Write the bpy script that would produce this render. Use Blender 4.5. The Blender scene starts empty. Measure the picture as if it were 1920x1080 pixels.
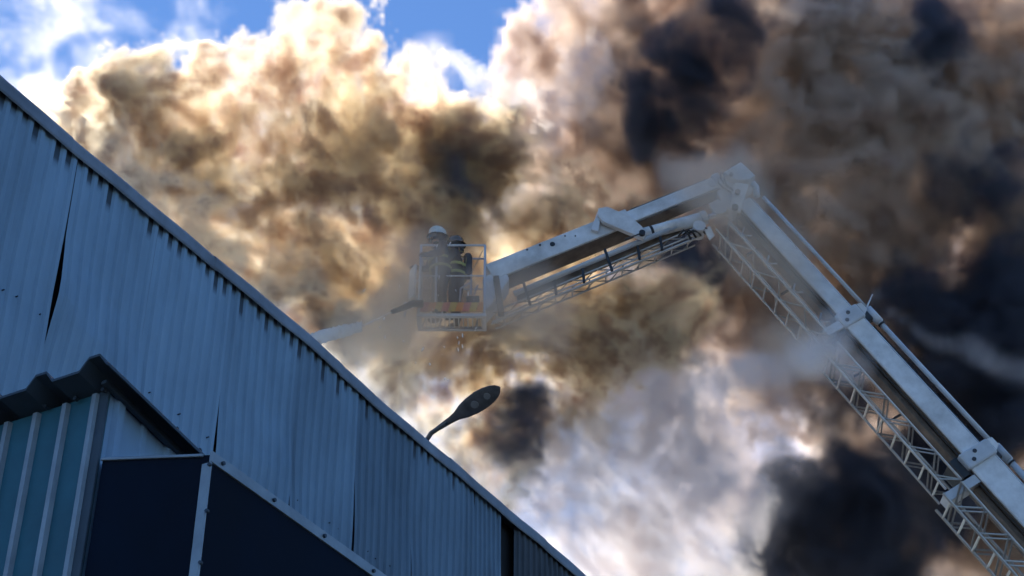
import bpy, bmesh, math, random
from mathutils import Vector, Matrix
sc = bpy.context.scene
COL = sc.collection
rnd = random.Random(11)

# ------------------------------------------------------------------ camera
TH = math.radians(35.0)                 # the camera looks up at the roof edge
F = 3207.0                              # focal length in pixels of a 1920 wide frame
EYE = Vector((0, 0, 1.6))
cam_d = bpy.data.cameras.new('camera')
cam = bpy.data.objects.new('camera', cam_d)
COL.objects.link(cam)
cam.location = EYE
cam.rotation_euler = (math.pi / 2 + TH, 0, 0)
cam_d.sensor_width = 36
cam_d.lens = 36 * F / 1920
cam_d.clip_end = 5000
sc.camera = cam

# ------------------------------------------------------------------ sky and sun
SUN_EL, SUN_AZ = math.radians(47), math.radians(-36)
world = bpy.data.worlds.new('World')
sc.world = world
world.use_nodes = True
wn = world.node_tree
sky = wn.nodes.new('ShaderNodeTexSky')
sky.sky_type = 'NISHITA'
sky.sun_disc = False
sky.sun_elevation = SUN_EL
sky.sun_rotation = SUN_AZ
sky.dust_density = 0.0
sky.ozone_density = 10.0
wn.links.new(sky.outputs[0], wn.nodes['Background'].inputs[0])
wn.nodes['Background'].inputs[1].default_value = 0.098
sun_d = bpy.data.lights.new('sun', 'SUN')
sun = bpy.data.objects.new('sun', sun_d)
COL.objects.link(sun)
sun_d.energy = 5.0
sun_d.angle = math.radians(0.53)
sun_d.color = (1.0, 0.92, 0.80)
SUN_DIR = Vector((math.cos(SUN_EL) * math.sin(SUN_AZ), math.cos(SUN_EL) * math.cos(SUN_AZ), math.sin(SUN_EL)))
sun.rotation_euler = SUN_DIR.to_track_quat('Z', 'Y').to_euler()
sc.view_settings.view_transform = 'Standard'
sc.view_settings.look = 'None'
sc.view_settings.gamma = 1
sc.view_settings.exposure = 0.85
sc.cycles.use_denoising = True
sc.cycles.use_adaptive_sampling = True
sc.cycles.adaptive_threshold = 0.03
sc.cycles.adaptive_min_samples = 16
sc.cycles.volume_bounces = 4
sc.cycles.max_bounces = 8
sc.cycles.volume_step_rate = 4.5

# ------------------------------------------------------------------ helpers
def ray(px, py):
    x, y = (px - 960) / F, -(py - 540) / F
    return Vector((x, math.cos(TH) - y * math.sin(TH), math.sin(TH) + y * math.cos(TH)))
def at(px, py, depth):
    return EYE + ray(px, py) * depth
def hit(px, py, point, normal):
    r = ray(px, py)
    return EYE + r * ((point - EYE).dot(normal) / r.dot(normal))

def mat(name, col, rough=.55, metal=0., noise=(3., .25), bump=0., dark=None, spec=.4, stretch=(1, 1, 1), soot=False):
    m = bpy.data.materials.new(name); m.use_nodes = True
    nt = m.node_tree; b = nt.nodes['Principled BSDF']
    b.inputs['Roughness'].default_value = rough
    b.inputs['Metallic'].default_value = metal
    b.inputs['Specular IOR Level'].default_value = spec
    tc = nt.nodes.new('ShaderNodeTexCoord'); mp = nt.nodes.new('ShaderNodeMapping')
    mp.inputs['Scale'].default_value = stretch
    nt.links.new(tc.outputs['Object'], mp.inputs[0])
    n = nt.nodes.new('ShaderNodeTexNoise'); n.inputs['Scale'].default_value = noise[0]
    n.inputs['Detail'].default_value = 8; n.inputs['Roughness'].default_value = .62
    nt.links.new(mp.outputs[0], n.inputs['Vector'])
    r = nt.nodes.new('ShaderNodeValToRGB')
    k = noise[1]
    d = dark or tuple(c * (1 - k) for c in col)
    l = tuple(min(1, c * (1 + k * .6)) for c in col)
    r.color_ramp.elements[0].position = .32; r.color_ramp.elements[0].color = (*d, 1)
    r.color_ramp.elements[1].position = .68; r.color_ramp.elements[1].color = (*l, 1)
    nt.links.new(n.outputs[0], r.inputs[0])
    out = r.outputs[0]
    if soot:
        a = nt.nodes.new('ShaderNodeAttribute'); a.attribute_name = 'soot'
        mx = nt.nodes.new('ShaderNodeMix'); mx.data_type = 'RGBA'
        nt.links.new(a.outputs['Fac'], mx.inputs[0]); nt.links.new(out, mx.inputs[6])
        mx.inputs[7].default_value = (.012, .011, .011, 1)
        out = mx.outputs[2]
    oi = nt.nodes.new('ShaderNodeObjectInfo'); vr = nt.nodes.new('ShaderNodeMapRange'); vr.inputs[3].default_value = .88; vr.inputs[4].default_value = 1.1
    hs_ = nt.nodes.new('ShaderNodeHueSaturation'); nt.links.new(oi.outputs['Random'], vr.inputs[0]); nt.links.new(vr.outputs[0], hs_.inputs['Value'])
    nt.links.new(out, hs_.inputs['Color']); out = hs_.outputs[0]
    nt.links.new(out, b.inputs['Base Color'])
    mr = nt.nodes.new('ShaderNodeMapRange'); mr.inputs[3].default_value = rough * .8; mr.inputs[4].default_value = min(1, rough * 1.25)
    nt.links.new(n.outputs[0], mr.inputs[0]); nt.links.new(mr.outputs[0], b.inputs['Roughness'])
    if bump:
        bp = nt.nodes.new('ShaderNodeBump'); bp.inputs['Strength'].default_value = bump; bp.inputs['Distance'].default_value = .01
        nt.links.new(n.outputs[0], bp.inputs['Height']); nt.links.new(bp.outputs[0], b.inputs['Normal'])
    return m

M = {
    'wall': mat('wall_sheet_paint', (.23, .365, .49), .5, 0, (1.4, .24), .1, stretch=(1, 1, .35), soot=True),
    'wall_b': mat('soot_and_shade_sheet_paint', (.185, .295, .395), .5, 0, (1.4, .3), .1, stretch=(1, 1, .35), soot=True),  # darker tiers: soot plus the wall's falling skylight, both in the paint
    'wall_c': mat('deeper_soot_and_shade_sheet_paint', (.13, .21, .285), .5, 0, (1.4, .36), .1, stretch=(1, 1, .35), soot=True),
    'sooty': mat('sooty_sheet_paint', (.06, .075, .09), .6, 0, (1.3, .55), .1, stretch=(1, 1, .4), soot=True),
    'flash': mat('roof_flashing_paint', (.20, .25, .31), .5, 0, (2.2, .35), .1),
    'inner': mat('wall_insulation', (.015, .017, .02), .95),
    'roofd': mat('roof_deck', (.10, .10, .11), .8),
    'pan': mat('shed_pan_paint', (.022, .125, .18), .55, 0, (2.5, .25), .05),
    'strip': mat('lit_rib_and_trim', (.28, .36, .42), .45, .15, (6, .2)),  # shed ribs: caught light put into a paler colour; canopy trim: pale metal
    'panel': mat('shed_panel_paint', (.26, .42, .60), .5, 0, (1.5, .15), .05),
    'sroof': mat('shed_roof_sheet', (.045, .075, .105), .6, 0, (3, .3), .1),
    'tarp': mat('dark_canopy_cover', (.0035, .010, .024), .8, 0, (1.5, .35), .2, spec=.12),
    'screw': mat('screw_steel', (.05, .07, .09), .45, .5),
    'white': mat('boom_white_paint', (.82, .83, .82), .42, 0, (2.4, .16), .05, dark=(.55, .55, .53)),
    'white2': mat('boom_grey_white_paint', (.62, .65, .67), .45, 0, (2.0, .2), .05),
    'under': mat('boom_shade_brown', (.20, .16, .125), .65, 0, (3, .5), .1),  # brown carries the shade on the boom's undersides
    'steel': mat('ladder_aluminium', (.62, .62, .60), .38, .55, (5, .2)),
    'dsteel': mat('dark_steel', (.05, .055, .06), .5, .4, (5, .3)),
    'chrome': mat('piston_chrome', (.75, .76, .78), .15, .95, (4, .08)),
    'hose': mat('black_hose', (.015, .015, .017), .5),
    'yellow': mat('reflective_yellow', (.34, .34, .08), .5, 0, (6, .2)),
    'orange': mat('kick_board_orange', (.72, .25, .04), .5, 0, (6, .25)),
    'amber': mat('kick_board_amber', (.62, .40, .05), .5, 0, (6, .25)),
    'pink': mat('kick_board_red', (.62, .16, .12), .5, 0, (6, .25)),
    'gear': mat('turnout_cloth', (.022, .022, .026), .85, 0, (14, .4), .3),
    'helmet': mat('helmet_shell', (.62, .66, .60), .25, 0, (6, .12)),
    'skin': mat('skin', (.45, .27, .19), .55, 0, (9, .15)),
    'visor': mat('visor_plastic', (.10, .09, .07), .1, 0, (4, .1), spec=.7),
    'lamp': mat('lamp_housing_grey', (.16, .15, .14), .55, .2, (8, .35)),
    'lens': mat('lamp_lens_glass', (.26, .25, .23), .3, 0, (9, .1), spec=.6),
    'ground': mat('gravel_asphalt', (.055, .053, .05), .9, 0, (1.5, .4), .5),
}

def link(name, me, m, parent=None):
    o = bpy.data.objects.new(name, me); COL.objects.link(o)
    if m is not None and not me.materials: me.materials.append(M[m] if isinstance(m, str) else m)
    if parent is not None: o.parent = parent
    return o
def tag(o, label=None, cat=None, group=None, kind=None):
    for k, v in (('label', label), ('category', cat), ('group', group), ('kind', kind)):
        if v: o[k] = v
    return o
def thing(name, label, cat, group=None, loc=(0, 0, 0)):
    o = bpy.data.objects.new(name, None); COL.objects.link(o); o.location = loc
    o.empty_display_size = .2
    return tag(o, label, cat, group)
def part(name, bm, m, parent, smooth=False):
    """one mesh object from a bmesh in world coordinates, kept at the parent's origin"""
    me = bpy.data.meshes.new(name)
    bmesh.ops.recalc_face_normals(bm, faces=bm.faces)
    if smooth:
        for f in bm.faces: f.smooth = True
    if parent is not None:
        p, pos = parent, Vector((0, 0, 0))
        while p is not None: pos = pos + p.location; p = p.parent
        bmesh.ops.translate(bm, verts=bm.verts, vec=-pos)
    bm.to_mesh(me); bm.free()
    return link(name, me, m, parent)

def frame_of(p0, p1, side):
    a = (p1 - p0).normalized()
    s = (side - a * side.dot(a)).normalized()
    return a, s, a.cross(s).normalized()
SIDE = Vector((0, -1, 0))
def beam(p0, p1, wb, ws, side=SIDE, bevel=.012, bm=None, ob=0., os_=0.):
    """box from p0 to p1; wb = size across (in the boom plane), ws = size along side"""
    bm = bm or bmesh.new(); p0, p1 = Vector(p0), Vector(p1)
    a, s, b = frame_of(p0, p1, side)
    c = (p0 + p1) / 2 + b * ob + s * os_; L = (p1 - p0).length
    r = bmesh.ops.create_cube(bm, size=1.0)
    mt = Matrix((a * L, b * wb, s * ws)).transposed().to_4x4(); mt.translation = c
    bmesh.ops.transform(bm, matrix=mt, verts=r['verts'])
    if bevel:
        es = list({e for v in r['verts'] for e in v.link_edges})
        bmesh.ops.bevel(bm, geom=es, offset=min(bevel, wb * .3, ws * .3), segments=2, affect='EDGES', profile=.5)
    return bm
def tube(pts, rad, seg=8, bm=None, cap=True):
    """round bar through points; rad may be a list"""
    bm = bm or bmesh.new(); pts = [Vector(p) for p in pts]; n = len(pts)
    rad = rad if isinstance(rad, (list, tuple)) else [rad] * n
    up = Vector((0.03, 0.11, 1)); rings = []
    for i, p in enumerate(pts):
        t = (pts[min(n - 1, i + 1)] - pts[max(0, i - 1)]).normalized()
        u = t.cross(up if abs(t.dot(up.normalized())) < .97 else Vector((1, .2, 0))).normalized(); w = t.cross(u)
        rings.append([bm.verts.new(p + (u * math.cos(2 * math.pi * k / seg) + w * math.sin(2 * math.pi * k / seg)) * rad[i]) for k in range(seg)])
    for i in range(n - 1):
        for k in range(seg):
            bm.faces.new((rings[i][k], rings[i][(k + 1) % seg], rings[i + 1][(k + 1) % seg], rings[i + 1][k]))
    if cap:
        bm.faces.new(rings[0]); bm.faces.new(rings[-1])
    return bm
def plate(pts, thick, normal, bevel=.008, bm=None):
    """flat plate with the given outline (3D points in one plane), thickness along -normal"""
    bm = bm or bmesh.new(); normal = Vector(normal).normalized()
    v = [bm.verts.new(p) for p in pts]
    f = bm.faces.new(v)
    r = bmesh.ops.extrude_face_region(bm, geom=[f])
    nv = [x for x in r['geom'] if isinstance(x, bmesh.types.BMVert)]
    bmesh.ops.translate(bm, verts=nv, vec=-normal * thick)
    if bevel:
        es = list({e for x in v + nv for e in x.link_edges})
        bmesh.ops.bevel(bm, geom=es, offset=bevel, segments=1, affect='EDGES')
    return bm
def disc(c, normal, r, thick, seg=16, bm=None):
    n = Vector(normal).normalized(); return tube([Vector(c) - n * thick / 2, Vector(c) + n * thick / 2], r, seg, bm)

# ------------------------------------------------------------------ ground
bm = bmesh.new()
bmesh.ops.create_grid(bm, x_segments=40, y_segments=40, size=1500)
tag(part('ground', bm, 'ground', None), kind='structure')

# ------------------------------------------------------------------ warehouse
EDGE = 0.848                                            # the eave in the picture: y = 154 + 0.848 x
HOR = 540 + F * math.tan(TH)
VPX = (HOR - 154) / EDGE
PHI = math.atan((VPX - 960) * math.cos(TH) / F)
d = Vector((math.sin(PHI), math.cos(PHI), 0))           # along the wall, away
n = Vector((math.cos(PHI), -math.sin(PHI), 0))          # out of the wall
E0 = at(200, 154 + EDGE * 200, 13.6)
H = E0.z
UP = Vector((0, 0, 1))
def W(s, h, o=0.): return Vector((E0.x, E0.y, 0)) + d * s + n * o + UP * h
def wall_s(px, py): return (hit(px, py, E0, n) - E0).dot(d)
S0 = wall_s(147, 290)                                   # the joint under the long dark crack
base = thing('warehouse', 'blue profiled steel warehouse wall with sooty buckled sheets under the roof edge', 'warehouse', loc=W(0, 0))
GAPS = {0: (.010, 1.1, .8), 3: (.055, 2.0, .55), 4: (.045, 1.7, .6), 5: (.03, 1.55, .35), 6: (.035, 1.9, .4)}   # joint: width, depth below eave, spread
def gap_at(j, h):
    if j not in GAPS: return .004
    w_, c, sp = GAPS[j]
    return .004 + w_ * math.exp(-((H - h - c) / sp) ** 2)
def sheet(j, x0, x1, m, seed):
    r = random.Random(seed)
    bm = bmesh.new(); lay = bm.loops.layers.float_color.new('soot')
    hs = [0, 2, 4, 5] + [5.4 + .14 * k for k in range(200) if 5.4 + .14 * k < H - .75] + [H - .7 + .05 * k for k in range(14)]
    hs.append(H - .005)
    ribs = 8; wd = (x1 - x0) / ribs
    prof = []                                            # (offset along, out of plane, pan index or -1)
    for k in range(ribs):
        a = x0 + k * wd
        prof += [(a, 0, k), (a + wd * .46, 0, k), (a + wd * .59, .019, -1), (a + wd * .86, .019, -1)]
    prof.append((x1, 0, -1))
    crease = r.uniform(1.4, 2.6); amp = r.choice([0, .02, .035, .05]); ca = r.uniform(-.5, .5)
    stain = [max(.02, r.gauss(.17, .07)) + (r.uniform(.05, .22) if r.random() < .12 else 0) if r.random() < .8 else .03 for _ in range(ribs)]
    grid, so = [], {}
    mid = (x0 + x1) / 2
    for h in hs:
        row = []
        gl, gr = gap_at(j, h), gap_at(j + 1, h)
        for (a, o, pk) in prof:
            t = (a - x0) / (x1 - x0)
            aa = a + gl * .5 * (1 - t) ** 3 - gr * .8 * t ** 3
            dd = H - h
            bow = amp * max(0, 1 - abs(dd - crease - ca * (t - .5)) / .55) + .9 * (gl * (1 - t) ** 3) + 1.2 * gr * t ** 3
            bow += .006 * math.sin(a * 3.1 + h * 2.3)
            v = bm.verts.new(W(aa, h, o + bow))
            row.append(v)
            s_ = 0
            if pk >= 0:
                s_ = max(0, min(1, (stain[pk] + .05 - dd) / .07)) * .85
            so[v] = s_
        grid.append(row)
    for i in range(len(grid) - 1):
        for k in range(len(prof) - 1):
            f = bm.faces.new((grid[i][k], grid[i][k + 1], grid[i + 1][k + 1], grid[i + 1][k]))
            flat_pan = prof[k][2] >= 0 and prof[k + 1][2] == prof[k][2]
            for l in f.loops: l[lay] = (so[l.vert] if flat_pan else 0,) * 3 + (1,)
    o = part('wall_sheet', bm, m, base)
    sb = bmesh.new()
    for hh in (1.62, 2.82, 4.02):
        for k in range(ribs):
            if r.random() < .45: continue
            a = x0 + (k + .25 + r.uniform(-.05, .05)) * wd
            disc(W(a, H - hh + r.uniform(-.02, .02), .012), n, .006, .03, 6, sb)
    tag(part('screw_row', sb, 'screw', o), kind='stuff')
    return o
NS = 16
S_CORNER = wall_s(938, 960)                              # dark recess in the wall
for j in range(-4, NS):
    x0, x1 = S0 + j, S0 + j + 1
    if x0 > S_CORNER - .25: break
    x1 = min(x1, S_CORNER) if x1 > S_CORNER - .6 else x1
    sheet(j, x0, x1, 'wall' if j < 2 else 'wall_b' if j < 4 else 'wall_c', 100 + j)  # sheets darken along the wall, soot and shade mixed in the colour
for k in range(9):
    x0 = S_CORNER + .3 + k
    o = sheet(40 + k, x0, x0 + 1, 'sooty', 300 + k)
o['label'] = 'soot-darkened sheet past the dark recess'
S_A, S_B = S0 - 4, S_CORNER + 9.3
part('inner_wall', beam(W((S_A + S_B) / 2, 0, -.14), W((S_A + S_B) / 2, H - .06, -.14), S_B - S_A, .1, n, 0), 'inner', base)
# roof edge flashing, one length of folded strip after another, none quite straight
s = S_A; k = 0
def edge_dh(s):                                          # slight sag of the real edge
    px = 200 + (s / 9.5) * 900
    return .04 * math.exp(-((s - 2.3) / 1.4) ** 2) + .006 * math.sin(s * 2.7) + .004 * math.sin(s * 7.1 + 1)
while s < S_B:
    L = 1.95 + .1 * math.sin(k * 5.3); e = min(s + L + .05, S_B)
    bm = bmesh.new(); q = []
    lift = .004 * (k % 2)
    m_ = 10
    for i in range(m_ + 1):
        t = s + (e - s) * i / m_
        z = H + edge_dh(t) + lift * 1.2
        wob = .005 * math.sin(t * 3.7 + k)
        q.append([bm.verts.new(W(t, z - .125 + wob * .7, .046 + lift)), bm.verts.new(W(t, z - .112 + wob * .7, .056 + lift)),
                  bm.verts.new(W(t, z - .03, .065 + lift + wob * .5)), bm.verts.new(W(t, z, .05 + lift)), bm.verts.new(W(t, z + .004, -.35))])
    for i in range(m_):
        for c in range(4): bm.faces.new((q[i][c], q[i][c + 1], q[i + 1][c + 1], q[i + 1][c]))
    part('roof_flashing', bm, 'flash', base)
    s += L; k += 1
bm = bmesh.new()
vs = [bm.verts.new(p) for p in (W(S_A, H - .03, -.2), W(S_B, H - .03, -.2), W(S_B, H + .25, -14), W(S_A, H + .25, -14))]
bm.faces.new(vs); r_ = bmesh.ops.extrude_face_region(bm, geom=bm.faces[:])
bmesh.ops.translate(bm, verts=[x for x in r_['geom'] if isinstance(x, bmesh.types.BMVert)], vec=(0, 0, -.12))
part('roof', bm, 'roofd', base)
part('end_wall', beam(W(S_A + .05, 0, -7), W(S_A + .05, H - .2, -7), .1, 13.6, n, 0), 'inner', base)
part('end_wall', beam(W(S_B - .05, 0, -7), W(S_B - .05, H - .2, -7), .1, 13.6, n, 0), 'inner', base)
part('back_wall', beam(W((S_A + S_B) / 2, 0, -13.9), W((S_A + S_B) / 2, H - .05, -13.9), S_B - S_A, .1, n, 0), 'inner', base)

# ------------------------------------------------------------------ shed against the warehouse
C0 = at(203, 700, 7.5)                                   # top of its corner
on = (C0 - E0).dot(n); sn = (C0 - E0).dot(d)             # corner in wall coordinates
shed = thing('shed', 'dark blue sheet metal shed with corrugated roof in front of the warehouse', 'shed', loc=W(sn, 0, on))
def Q(u, v, h): return W(sn + u, h, on - v)              # u along the wall, v back towards the wall
hc = C0.z
TOPV = .01
# end face: sheets with raised narrow ribs, coloured paler for the light they catch
xs = [at(196, 707, 7.5), ]
PITCH = .168
bm = beam(Q(.02, on * 0 + 1.5, 0), Q(.02, 1.5, hc - .09), .03, 3.0, n, 0)
part('end_wall_sheet', bm, 'pan', shed)
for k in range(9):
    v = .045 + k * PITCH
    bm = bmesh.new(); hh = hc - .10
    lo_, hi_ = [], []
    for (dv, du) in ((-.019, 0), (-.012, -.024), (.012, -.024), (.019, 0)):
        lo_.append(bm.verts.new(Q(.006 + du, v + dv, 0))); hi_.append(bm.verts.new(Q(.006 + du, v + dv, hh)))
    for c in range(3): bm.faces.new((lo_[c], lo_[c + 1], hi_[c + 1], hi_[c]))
    part('lit_rib', bm, 'strip', shed)
# side face: lighter profiled sheets
RS = math.tan(math.radians(9.0))                         # roof falls away along the wall
for k in range(8):
    bm = bmesh.new(); u0 = .012 + k * .36; lo_, hi_ = [], []
    for (du, o_) in ((0, 0), (.05, 0), (.065, .022), (.105, .022), (.12, 0), (.24, 0), (.25, .008), (.275, .008), (.285, 0), (.36, 0)):
        u = u0 + du
        lo_.append(bm.verts.new(Q(u, -o_, 0))); hi_.append(bm.verts.new(Q(u, -o_, hc - .085 - u * RS)))
    for c in range(len(lo_) - 1): bm.faces.new((lo_[c], lo_[c + 1], hi_[c + 1], hi_[c]))
    part('side_wall_sheet', bm, 'panel', shed)
part('corner_post', beam(Q(.006, .006, 0), Q(.006, .006, hc - .09), .014, .05, n, .003), 'sroof', shed)
# corrugated roof: ribs run along the wall, the cut end faces the camera
def roof_h(u): return hc - .075 - u * RS
bm = bmesh.new()
prof = []
RP = .30
v = -.10
prof.append((v - .005, .015))
for k in range(12):
    b_ = -.04 + k * RP
    prof += [(b_ - .075, .0), (b_ - .03, .056), (b_ + .03, .056), (b_ + .075, .0)]
prof = [(-.135, -.015)] + [(b, hgt) for b, hgt in prof[1:] if True]
us = [-.14, 0, .5, 1.0, 1.6, 2.4, 3.2]
rows = [[bm.verts.new(Q(u, vv, roof_h(u) + hgt)) for (vv, hgt) in prof] for u in us]
rows2 = [[bm.verts.new(Q(u, vv, roof_h(u) + hgt - .012)) for (vv, hgt) in prof] for u in us]
for i in range(len(us) - 1):
    for k in range(len(prof) - 1):
        bm.faces.new((rows[i][k], rows[i][k + 1], rows[i + 1][k + 1], rows[i + 1][k]))
        bm.faces.new((rows2[i][k], rows2[i][k + 1], rows2[i + 1][k + 1], rows2[i + 1][k]))
for k in range(len(prof) - 1):
    bm.faces.new((rows[0][k], rows[0][k + 1], rows2[0][k + 1], rows2[0][k]))
for i in range(len(us) - 1):
    bm.faces.new((rows[i][0], rows[i + 1][0], rows2[i + 1][0], rows2[i][0]))
part('roof_sheet', bm, 'sroof', shed)
# purlins under the roof
part('eaves_board', beam(Q(-.05, -.03, roof_h(-.05) - .012), Q(3.2, -.03, roof_h(3.2) - .012), .02, .03, n, .004), 'sroof', shed)
for (px, py) in ((209, 736), (253, 747), (288, 775), (326, 806), (332, 815), (369, 846)):
    p = hit(px, py, Q(0, 0, hc), n) + n * .012
    part('screw', disc(p, n, .011, .02, 8), 'screw', shed)
for (px, py) in ((198, 734), (146, 750), (90, 765)):
    p = hit(px, py, Q(-.01, 0, hc), d) - d * .012
    part('screw', disc(p, d, .010, .02, 8), 'screw', shed)

# canopy box fixed to the shed's side
canopy = thing('canopy', 'dark box canopy with pale metal edge trim below the shed roof', 'canopy', loc=Q(.1, -.3, 0))
A_ = hit(193, 861, Q(0, -.03, 0), n)                     # where its top meets the shed
ua = (A_ - Q(0, 0, 0)).dot(d); za = A_.z
PW = .62
B_ = hit(397, 853, Q(ua, 0, 0), d); vb = (B_ - Q(0, 0, 0)).dot(n); zb = B_.z
def K_(u, o, h): return W(sn + ua + u, h, on + o)
LEN = 7.0
bm = bmesh.new()
def quad(bm, a, b, c, e): return bm.faces.new([bm.verts.new(Vector(p)) for p in (a, b, c, e)])
quad(bm, K_(0, .03, 2.4), K_(0, vb, 2.4), K_(0, vb, zb), K_(0, .03, za))
part('end_panel', bm, 'tarp', canopy)
bm = bmesh.new(); quad(bm, K_(0, vb, 2.4), K_(LEN, vb, 2.4), K_(LEN, vb, zb), K_(0, vb, zb)); part('front_panel', bm, 'tarp', canopy)
bm = bmesh.new(); quad(bm, K_(0, .03, za), K_(0, vb, zb), K_(LEN, vb, zb), K_(LEN, .03, za)); part('top_panel', bm, 'tarp', canopy)
bm = bmesh.new(); quad(bm, K_(0, .03, 2.4), K_(0, vb, 2.4), K_(LEN, vb, 2.4), K_(LEN, .03, 2.4)); part('soffit', bm, 'tarp', canopy)
part('top_trim', beam(K_(-.01, vb + .004, zb - .012), K_(LEN, vb + .004, zb - .012), .05, .012, n, .002), 'strip', canopy)
part('corner_trim', beam(K_(-.008, vb - .012, 2.4), K_(-.008, vb - .012, zb - .04), .012, .045, n, .002), 'strip', canopy)
part('end_trim', beam(K_(-.006, .03, za - .004), K_(-.006, vb - .04, zb + (za - zb) * .07 - .004), .012, .012, d, .002), 'strip', canopy)
for u in (.06, .42, .80, 1.2, 1.65, 2.15):
    part('screw', disc(K_(u, vb + .014, zb - .014), n, .009, .014, 8), 'screw', canopy)
for (px, py) in ((376, 1055), (388, 958), (393, 871)):
    p = hit(px, py, K_(-.016, 0, 0), d)
    part('screw', disc(p, d, .008, .014, 8), 'screw', canopy)
part('wall_post', beam(K_(.06, .06, 0), K_(.06, .06, 2.42), .06, .06, n, .004), 'tarp', canopy)
part('wall_post', beam(K_(LEN - .1, .06, 0), K_(LEN - .1, .06, 2.42), .06, .06, n, .004), 'tarp', canopy)

# ------------------------------------------------------------------ street lamp on the roof edge
la, lb = None, None
lp = hit(795, 822, E0, n); ls = (lp - E0).dot(d)
lamp = thing('street_lamp', 'grey leaf-shaped street lamp head on an arm above the roof edge', 'street lamp', loc=W(ls, H, 0))
tip = at(937, 726, 17.6); tail = at(822, 803, 17.9)
ax, sd_, nm = frame_of(tail, tip, Vector((0, -.62, -.78)))
# nm lies across the head, sd_ points at the camera side (underside)
Lh = (tip - tail).length
bm = bmesh.new(); rings = []
outl = [(0, .028, .03), (.08, .032, .035), (.2, .038, .04), (.3, .05, .045), (.42, .085, .05), (.55, .105, .052), (.68, .112, .05), (.8, .103, .045), (.9, .08, .036), (.96, .052, .026), (1.0, .012, .012)]
for t, w_, hh in outl:
    c = tail + ax * (Lh * t) ; ring = []
    for k in range(14):
        an = 2 * math.pi * k / 14
        x_, y_ = math.cos(an), math.sin(an)
        ring.append(bm.verts.new(c + nm * (w_ * x_) + sd_ * (hh * (y_ * .35 if y_ > 0 else y_))))
    rings.append(ring)
for i in range(len(rings) - 1):
    for k in range(14): bm.faces.new((rings[i][k], rings[i][(k + 1) % 14], rings[i + 1][(k + 1) % 14], rings[i + 1][k]))
bm.faces.new(rings[0]); bm.faces.new(rings[-1])
part('lamp_housing', bm, 'lamp', lamp, True)
part('lens', disc(tail + ax * Lh * .60 + sd_ * .018, sd_, .042, .012, 14), 'lens', lamp)
part('lens', disc(tail + ax * Lh * .80 + sd_ * .016, sd_, .036, .012, 14), 'lens', lamp)
part('arm', tube([W(ls, H - .3, -.45), tail - ax * .30 - UP * .16, tail - ax * .1, tail + ax * .12], .026, 10), 'lamp', lamp)
part('arm_bracket', beam(W(ls, H - .12, -.45), W(ls, H + .06, -.45), .16, .16, n, .004), 'lamp', lamp)
part('hinge_bolt', disc(tail + ax * .12 + sd_ * .02, sd_, .014, .02, 8), 'dsteel', lamp)

# ------------------------------------------------------------------ aerial platform: two booms in one upright plane
YB = 24.4
PB = Vector((0, YB, 0)); NB = Vector((0, 1, 0))
def bp(px, py, dy=0.): return hit(px, py, PB + Vector((0, dy, 0)), NB)
K0 = bp(1388, 385); K1 = bp(1890, 935)                   # centre line of the lower boom
ax1, _, b1 = frame_of(K0, K1, SIDE)                      # b1: across, in the boom plane
if b1.x > 0: b1 = -b1                                    # towards the ladder (lower left)
LB = (K1 - K0).length
ZG = 2.2
Lfull = (K0.z - ZG) / -ax1.z
def A1(t, b=0., s=0.): return K0 + ax1 * t + b1 * b + SIDE * s
boom = thing('aerial_platform', 'white telescopic fire brigade boom with folding jib reaching over the roof', 'fire boom', loc=A1(Lfull).xy.to_3d())
def tpx(px, py): return (bp(px, py) - K0).dot(ax1)
t12 = tpx(1590, 607); t23 = tpx(1835, 862)
secs = [(.05, t12 + .5, .30, .42, .0), (t12 - .02, t23 + .5, .37, .50, .02), (t23 - .02, Lfull, .50, .60, .04)]
for i, (ta, tb, wb, ws, ob) in enumerate(secs):
    part('boom_section', beam(A1(ta, ob), A1(tb, ob), wb, ws, SIDE, .03), 'white', boom)
    part('boom_underside', beam(A1(ta + .05, ob + wb / 2 + .004), A1(tb, ob + wb / 2 + .004), .012, ws * .9, SIDE, 0), 'under', boom)  # thin plate with the underside's shade in its colour
    part('edge_rail', beam(A1(ta + .05, ob - wb / 2 - .012, ws / 2 - .03), A1(tb, ob - wb / 2 - .012, ws / 2 - .03), .02, .03, SIDE, .004), 'white2', boom)
    # lower carrier beams that run beneath the box
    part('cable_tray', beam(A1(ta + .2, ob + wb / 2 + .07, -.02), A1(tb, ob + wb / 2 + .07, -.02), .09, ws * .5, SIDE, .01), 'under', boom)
    part('hydraulic_line', tube([A1(ta + .2, ob + wb / 2 + .05, ws * .42), A1(tb, ob + wb / 2 + .05, ws * .42)], .014, 6), 'hose', boom)
# collars at the section ends
for (t, wb, ws, ob) in ((t12, .46, .60, .02), (t23, .60, .72, .04)):
    c = part('section_collar', beam(A1(t - .14, ob), A1(t + .16, ob), wb, ws, SIDE, .035), 'white2', boom)
    part('collar_lug', plate([A1(t - .12, ob - wb / 2, ws / 2 - .02), A1(t - .10, ob - wb / 2 - .10, ws / 2 - .02), A1(t + .06, ob - wb / 2 - .10, ws / 2 - .02), A1(t + .12, ob - wb / 2, ws / 2 - .02)], .05, SIDE, .006), 'white', boom)
    for dt in (-.05, .06):
        part('bolt', disc(A1(t + dt, ob + wb * .12 + dt, ws / 2 + .004), SIDE, .035, .02, 12), 'dsteel', boom)
    part('slide_block', beam(A1(t - .16, ob + wb / 2 + .06), A1(t + .2, ob + wb / 2 + .06), .16, ws * .7, SIDE, .01), 'dsteel', boom)
    part('pipe_clamp', beam(A1(t - .02, -.33, .05), A1(t + .2, -.33, .05), .22, .14, SIDE, .02), 'dsteel', boom)
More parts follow.
